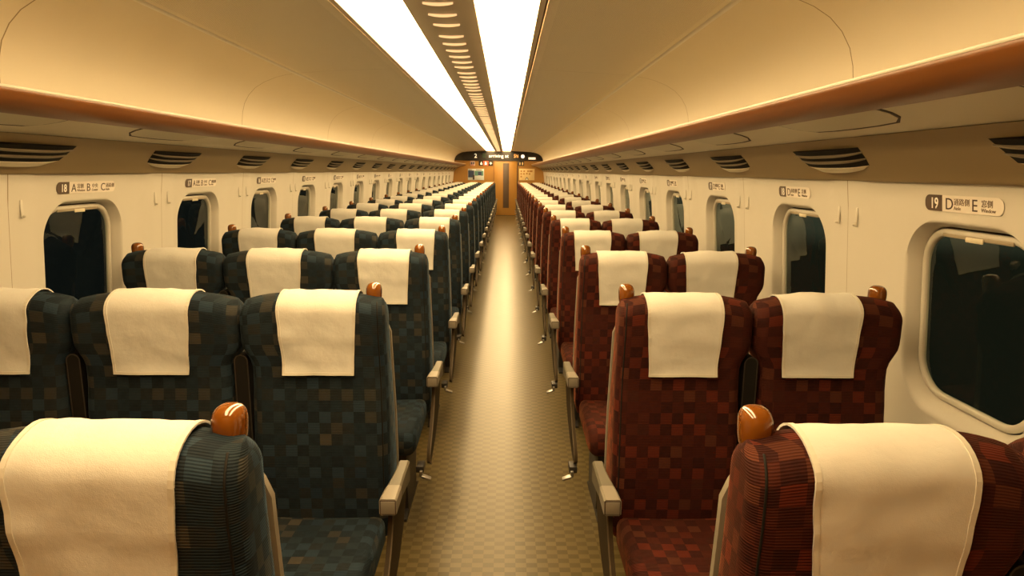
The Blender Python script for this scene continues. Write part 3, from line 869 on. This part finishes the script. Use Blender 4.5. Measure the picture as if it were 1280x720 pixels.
def cushion(spec, m):
    l, r = spec['x0'], spec['x1']
    l += .034 if spec['lobL'] else -.006; r -= .034 if spec['lobR'] else -.006
    if not spec['lobL']: l += .012
    if not spec['lobR']: r -= .012
    # YZ outline, counter-clockwise from bottom rear
    prof = [(-.09, .345), (-.30, .340), (-.47, .335), (-.495, .342), (-.51, .362), (-.515, .39), (-.512, .42), (-.50, .442), (-.48, .453), (-.45, .458), (-.38, .459), (-.30, .456), (-.22, .452), (-.15, .449), (-.10, .447), (-.09, .44)]
    # refine
    P2 = []
    for a, b in zip(prof, prof[1:] + prof[:1]):
        P2.append(a); P2.append(((a[0] + b[0]) / 2, (a[1] + b[1]) / 2))
    cyy, czz = -.30, .40
    xs = []
    w = r - l
    rr = .035
    for k in range(6): 
        a = PI / 2 * k / 5; xs.append((l + rr * (1 - math.cos(PI / 2 - a)) if False else l + rr * (1 - math.sin(PI / 2 * k / 5)) if False else l + rr * (1 - math.cos(a)), math.sin(a)))
    st = [(l + rr * (1 - math.cos(PI / 2 * k / 5)), math.sin(PI / 2 * k / 5)) for k in range(6)]
    st = [(l + rr * (1 - math.cos(PI / 2 * k / 5)), math.sin(PI / 2 * k / 5)) for k in range(6)]
    mid = [(l + rr + (w - 2 * rr) * k / 10, 1) for k in range(1, 10)]
    en = [(2 * ((l + r) / 2) - a, s) for a, s in st[::-1]]
    stations = st + mid + en
    V, F, UV = [], [], []
    n = len(P2); u = [0]
    for k in range(1, n + 1): u.append(u[-1] + math.hypot(P2[k % n][0] - P2[k - 1][0], P2[k % n][1] - P2[k - 1][1]))
    for x, s in stations:
        ins = (1 - s) * .032
        xm = (x - (l + r) / 2) / (w / 2)
        for (y, z) in P2:
            dy, dz = y - cyy, z - czz
            yy = cyy + math.copysign(max(0, abs(dy) - ins), dy); zz = czz + math.copysign(max(0, abs(dz) - ins), dz)
            if z > czz: zz -= .006 * (1 - xm * xm)
            V.append((x, yy, zz))
    for j in range(len(stations) - 1):
        for k in range(n):
            F.append((j * n + k, (j + 1) * n + k, (j + 1) * n + (k + 1) % n, j * n + (k + 1) % n))
            x0_, x1_ = stations[j][0], stations[j + 1][0]
            UV.append(((x0_, u[k]), (x1_, u[k]), (x1_, u[k + 1]), (x0_, u[k + 1])))
    F.append(tuple(range(n))); UV.append([(V[q][1], V[q][2]) for q in range(n)])
    J = (len(stations) - 1) * n
    F.append(tuple(J + q for q in range(n - 1, -1, -1))); UV.append([(V[J + q][1], V[J + q][2]) for q in range(n - 1, -1, -1)])
    me = mesh_of('seat_cushion', V, F, m, uvs=UV, recalc=True)
    me.set_sharp_from_angle(angle=math.radians(60)); return me
def knob_mesh():
    V, F = [], []; n = 20
    prof = [(.0195, -.034), (.0215, -.028), (.0228, -.018), (.0236, -.006), (.0238, .004), (.0230, .012), (.0208, .0185), (.0170, .0238), (.0115, .0272), (.005, .0288)]
    for r, z in prof:
        for k in range(n):
            a = 2 * PI * k / n
            c, s = math.cos(a), math.sin(a)
            e = 2 / 2.5
            V.append((r * math.copysign(abs(c) ** e, c), 1.15 * r * math.copysign(abs(s) ** e, s), z))
    V.append((0, 0, .0290)); V.append((0, 0, -.034))
    R = len(prof)
    for j in range(R - 1):
        for k in range(n): F.append((j * n + k, j * n + (k + 1) % n, (j + 1) * n + (k + 1) % n, (j + 1) * n + k))
    for k in range(n):
        F.append(((R - 1) * n + k, (R - 1) * n + (k + 1) % n, R * n)); F.append(((k + 1) % n, k, R * n + 1))
    return mesh_of('grab_knob', V, F, 'knob')
KN = knob_mesh()
def armrest_parts(side, xo):
    """side: -1 the seat stands left of the aisle (aisle side is +x); xo = aisle-side face"""
    s = -side   # direction from seat to aisle
    xi_f, xi_r = xo - s * .046, xo - s * .033
    def arm(name, y0, y1, m, zt0, zt1, zb0, zb1, grow=0, bev=.004):
        def xin(y): 
            t = (y + .348) / .235; return xi_f + (xi_r - xi_f) * smooth01(t * 1.1) 
        V = []; F = []
        nst = 8; 
        for k in range(nst + 1):
            t = k / nst; y = y0 + (y1 - y0) * t
            a, b = sorted((xin(y) - s * 0, xo))
            a -= grow; b += grow
            zt = zt0 + (zt1 - zt0) * t; zb = zb0 + (zb1 - zb0) * t
            c = .005
            V += [(a, y, zb + c), (a + c, y, zb), (b - c, y, zb), (b, y, zb + c), (b, y, zt - c), (b - c, y, zt), (a + c, y, zt), (a, y, zt - c)]
        for k in range(nst):
            for q in range(8): F.append((8 * k + q, 8 * k + (q + 1) % 8, 8 * k + 8 + (q + 1) % 8, 8 * k + 8 + q))
        F.append(tuple(range(7, -1, -1))); F.append(tuple(8 * nst + q for q in range(8)))
        me = mesh_of(name, V, F, m); me.set_sharp_from_angle(angle=math.radians(30)); return me
    body = arm('armrest', -.262, -.105, 'arm_pad', .631, .630, .588, .560)
    cap = arm('armrest_cap', -.346, -.2625, 'arm_light', .6325, .631, .586, .588, .0006)
    a, b = sorted((xi_f + s * .004, xo - s * .004))
    bm = bmesh.new(); box_bm(bm, a, b, -.3485, -.3462, .5905, .6265, .0008); face = finish_bm('armrest_end', bm, 'arm_light')
    # dark joint line around the end plate
    a2, b2 = sorted((xi_f + s * .0015, xo - s * .0015))
    bm = bmesh.new(); box_bm(bm, a2, b2, -.3466, -.3459, .5880, .6290); line = finish_bm('end_joint', bm, 'groove')
    # under-arm wedge giving the armrest its deep side
    # side panel (yz outline)
    pts = [(-.300, .588), (-.305, .570), (-.312, .540), (-.330, .505), (-.358, .470), (-.395, .435), (-.440, .400), (-.480, .375), (-.505, .350), (-.512, .325), (-.49, .305), (-.42, .315), (-.32, .345), (-.22, .385), (-.14, .44), (-.09, .50), (-.08, .56), (-.10, .585)]
    bm = bmesh.new(); x0, x1 = sorted((xo - s * .031, xo - s * .017)); poly_prism(bm, [(y, z) for y, z in pts], 0, x0, x1)
    side_p = finish_bm('side_panel', bm, 'frame_brown', angle=50)
    # bright edge following the front curve
    V, F = [], []
    crv = pts[:12]
    xa, xb = sorted((xo - s * .019, xo - s * .0155))
    for k, (y, z) in enumerate(crv):
        p0 = crv[max(0, k - 1)]; p1 = crv[min(len(crv) - 1, k + 1)]
        ty, tz = p1[0] - p0[0], p1[1] - p0[1]; L = math.hypot(ty, tz); ny, nz = tz / L, -ty / L
        for (x, o) in ((xa, -.004), (xb, -.004), (xb, .003), (xa, .003)): V.append((x, y + ny * o, z + nz * o))
    for k in range(len(crv) - 1):
        for q in range(4): F.append((4 * k + q, 4 * k + (q + 1) % 4, 4 * k + 4 + (q + 1) % 4, 4 * k + 4 + q))
    F.append((0, 1, 2, 3)); F.append(tuple(4 * (len(crv) - 1) + q for q in (3, 2, 1, 0)))
    edge = mesh_of('edge_trim', V, F, 'edge', smooth=False)
    # pedal
    bm = bmesh.new()
    po = 0 if side > 0 else -.045
    x0, x1 = sorted((xo - s * .028 + s * po, xo + s * .004 + s * po)); box_bm(bm, x0, x1, -.535, -.475, .285, .313, .004)
    ped = finish_bm('pedal_bracket', bm, 'dark_metal')
    bm = bmesh.new()
    x0, x1 = sorted((xo - s * .004 + s * po, xo + s * .036 + s * po)); box_bm(bm, x0, x1, -.556, -.530, .271, .281, .003)
    bmesh.ops.rotate(bm, verts=bm.verts, cent=(xo + s * po, -.543, .276), matrix=Matrix.Rotation(s * .35, 3, 'Y'))
    box_bm(bm, min(xo + s * po - s * .012, xo + s * po), max(xo + s * po - s * .012, xo + s * po), -.548, -.530, .273, .298, .002)
    pad = finish_bm('pedal', bm, 'chrome')
    return body, cap, face, line, side_p, edge, ped, pad
def folded_arm(name):
    # rounded upright slab, in local coords centred in x
    pts = []
    for k in range(9):
        a = PI * k / 8; pts.append((.020 * math.cos(a), .93 + .020 * math.sin(a)))
    pts = [(.020, .44)] + pts + [(-.020, .44)]
    bm = bmesh.new(); poly_prism(bm, pts, 1, -.070, .020)
    me = finish_bm('folded_armrest', bm, 'dark', angle=40)
    V, F = [], []
    for k, (x, z) in enumerate(pts):
        if z > .93 + .0001 or abs(x) > 0:
            r = 1.0
        nx_, nz_ = (x / .020, 0) if z < .93 else (x / .020, (z - .93) / .020)
        for (o, y) in ((.0012, -.071), (-.0022, -.071), (-.0022, -.069), (.0012, -.069)): V.append((x + nx_ * o, y, z + nz_ * o))
    n = len(pts)
    for k in range(n - 1):
        for q in range(4): F.append((4 * k + q, 4 * k + (q + 1) % 4, 4 * k + 4 + (q + 1) % 4, 4 * k + 4 + q))
    F.append((0, 1, 2, 3)); F.append(tuple(4 * (n - 1) + q for q in (3, 2, 1, 0)))
    me2 = mesh_of('armrest_trim', V, F, 'fold_edge', smooth=False)
    return me, me2
FA, FT = folded_arm('f')
SPEC = {
 'A': dict(x0=-1.755, x1=-1.300, lobL=1, lobR=1, cx=-1.520, cw=.238, knob=-1.712, fold=-1.300),
 'B': dict(x0=-1.295, x1=-.800, lobL=1, lobR=1, cx=-1.053, cw=.246, knob=None, fold=-.7975),
 'C': dict(x0=-.795, x1=-.363, lobL=1, lobR=0, cx=-.558, cw=.233, knob=-.405, arm=(-1, -.291)),
 'D': dict(x0=.340, x1=.742, lobL=0, lobR=1, cx=.531, cw=.226, knob=.370, arm=(1, .267), fold=.7445),
 'E': dict(x0=.747, x1=1.192, lobL=1, lobR=1, cx=.936, cw=.236, knob=1.146),
}
POS = {'A': 'window seat', 'B': 'middle seat', 'C': 'aisle seat', 'D': 'aisle seat', 'E': 'window seat'}
def seat_label(L, i):
    col = 'blue' if L in 'ABC' else 'red'
    return '%s checked %s with cream headrest cover, %s row from the camera' % (col, POS[L], ORD[i])
def make_seat(L):
    sp = SPEC[L]; m = 'blue' if L in 'ABC' else 'red'
    xm = (sp['x0'] + sp['x1']) / 2
    root = empty('train_seat', (xm, 0, 0))
    def part(name, me, par=None, loc=None):
        o = link_mesh(name, me, par or root)
        if par is None: o.location = (-xm, 0, 0) if loc is None else loc
        return o
    bme, pip = backrest(sp, m)
    br = part('backrest', bme)
    if pip is not None: part('piping', pip, br)
    part('back_shell', shell(sp))
    cm, hm = cover(sp, ord(L) * 1.7)
    c = part('headrest_cover', cm); part('hem', hm, c)
    part('seat_cushion', cushion(sp, m))
    if sp.get('knob') is not None: part('grab_knob', KN, None, (sp['knob'] - xm, 0, 1.133))
    if sp.get('fold') is not None:
        f = part('folded_armrest', FA, None, (sp['fold'] - xm, 0, 0)); part('armrest_trim', FT, f)
    l, r = sp['x0'] + .05 - xm, sp['x1'] - .05 - xm
    bm = bmesh.new(); box_bm(bm, l, r, -.46, -.02, .27, .334, .006); part('seat_base', finish_bm('seat_base', bm, 'dark_metal'), None, (0, 0, 0))
    for lx in (l + .03, r - .03):
        bm = bmesh.new(); poly_prism(bm, [(-.40, .269), (-.36, .03), (-.42, .012), (-.42, 0), (-.06, 0), (-.06, .012), (-.12, .03), (-.08, .269)], 0, lx - .018, lx + .018)
        part('leg', finish_bm('leg', bm, 'dark_metal'), None, (0, 0, 0))
    if sp.get('arm'):
        body, cap, face, line, side_p, edge, ped, pad = armrest_parts(*sp['arm'])
        a = part('armrest', body); part('armrest_cap', cap, a); part('end_joint', line, a); part('armrest_end', face, a)
        s_ = part('side_panel', side_p); part('edge_trim', edge, s_)
        p_ = part('pedal', pad); part('pedal_bracket', ped, p_)
    return root
bpy.context.view_layer.update()
for L in 'CDEBA':
    proto = make_seat(L)
    snapshot(proto)
    first = True
    for i in range(NROW):
        if i == 0 and L in 'AB': continue      # outside the frame
        if first: o = proto; first = False
        else: o = copy_tree(proto)
        o.location.y = .896 + i * PITCH
        tag(o, seat_label(L, i), 'seat', ('blue' if L in 'ABC' else 'red') + ' checked train seats ' + ('left' if L in 'ABC' else 'right') + ' of the aisle')

# ------------------------------------------------------------------ world, camera, view
w = bpy.data.worlds.new('night'); S.world = w; w.use_nodes = True
bg = w.node_tree.nodes['Background']; bg.inputs[1].default_value = 1
_nt = w.node_tree; _g = _nt.nodes.new('ShaderNodeTexCoord'); _sp = _nt.nodes.new('ShaderNodeSeparateXYZ'); lk(_nt, _g.outputs['Generated'], _sp.inputs[0])
_hz = ramp(_nt, math_n(_nt, 'MULTIPLY_ADD', _sp.outputs[2], .5), [(0, (.006, .006, .004)), (.448, (.010, .011, .006)), (.462, (.046, .050, .030)), (.52, (.050, .054, .033)), (1, (.01, .02, .02))])
_nt.nodes[-2].inputs[2].default_value = .5
_sd = math_n(_nt, 'GREATER_THAN', _sp.outputs[0], 0)
lk(_nt, mixc(_nt, _sd, (.006, .007, .006), _hz), bg.inputs[0])
S.cycles.max_bounces = 16; S.cycles.diffuse_bounces = 10; S.cycles.transparent_max_bounces = 16
cam = bpy.data.cameras.new('camera'); co = bpy.data.objects.new('camera', cam); COL.objects.link(co)
pit, yaw, roll = (math.radians(v) for v in (10.34, .529, .431))
Fv = Vector((math.sin(yaw) * math.cos(pit), math.cos(yaw) * math.cos(pit), -math.sin(pit)))
Rv = Vector((math.cos(yaw), -math.sin(yaw), 0)); Uv = Rv.cross(Fv)
R2 = math.cos(roll) * Rv + math.sin(roll) * Uv; U2 = -math.sin(roll) * Rv + math.cos(roll) * Uv
co.matrix_world = Matrix.Translation((0, 0, 1.5)) @ Matrix((R2, U2, -Fv)).transposed().to_4x4()
cam.sensor_width = 36; cam.lens = 801.57 / 1280 * 36; cam.clip_start = .02; cam.clip_end = 200
S.camera = co
S.view_settings.view_transform = 'Standard'; S.view_settings.look = 'None'
S.view_settings.exposure = 0; S.view_settings.gamma = 1; S.view_settings.use_curve_mapping = False
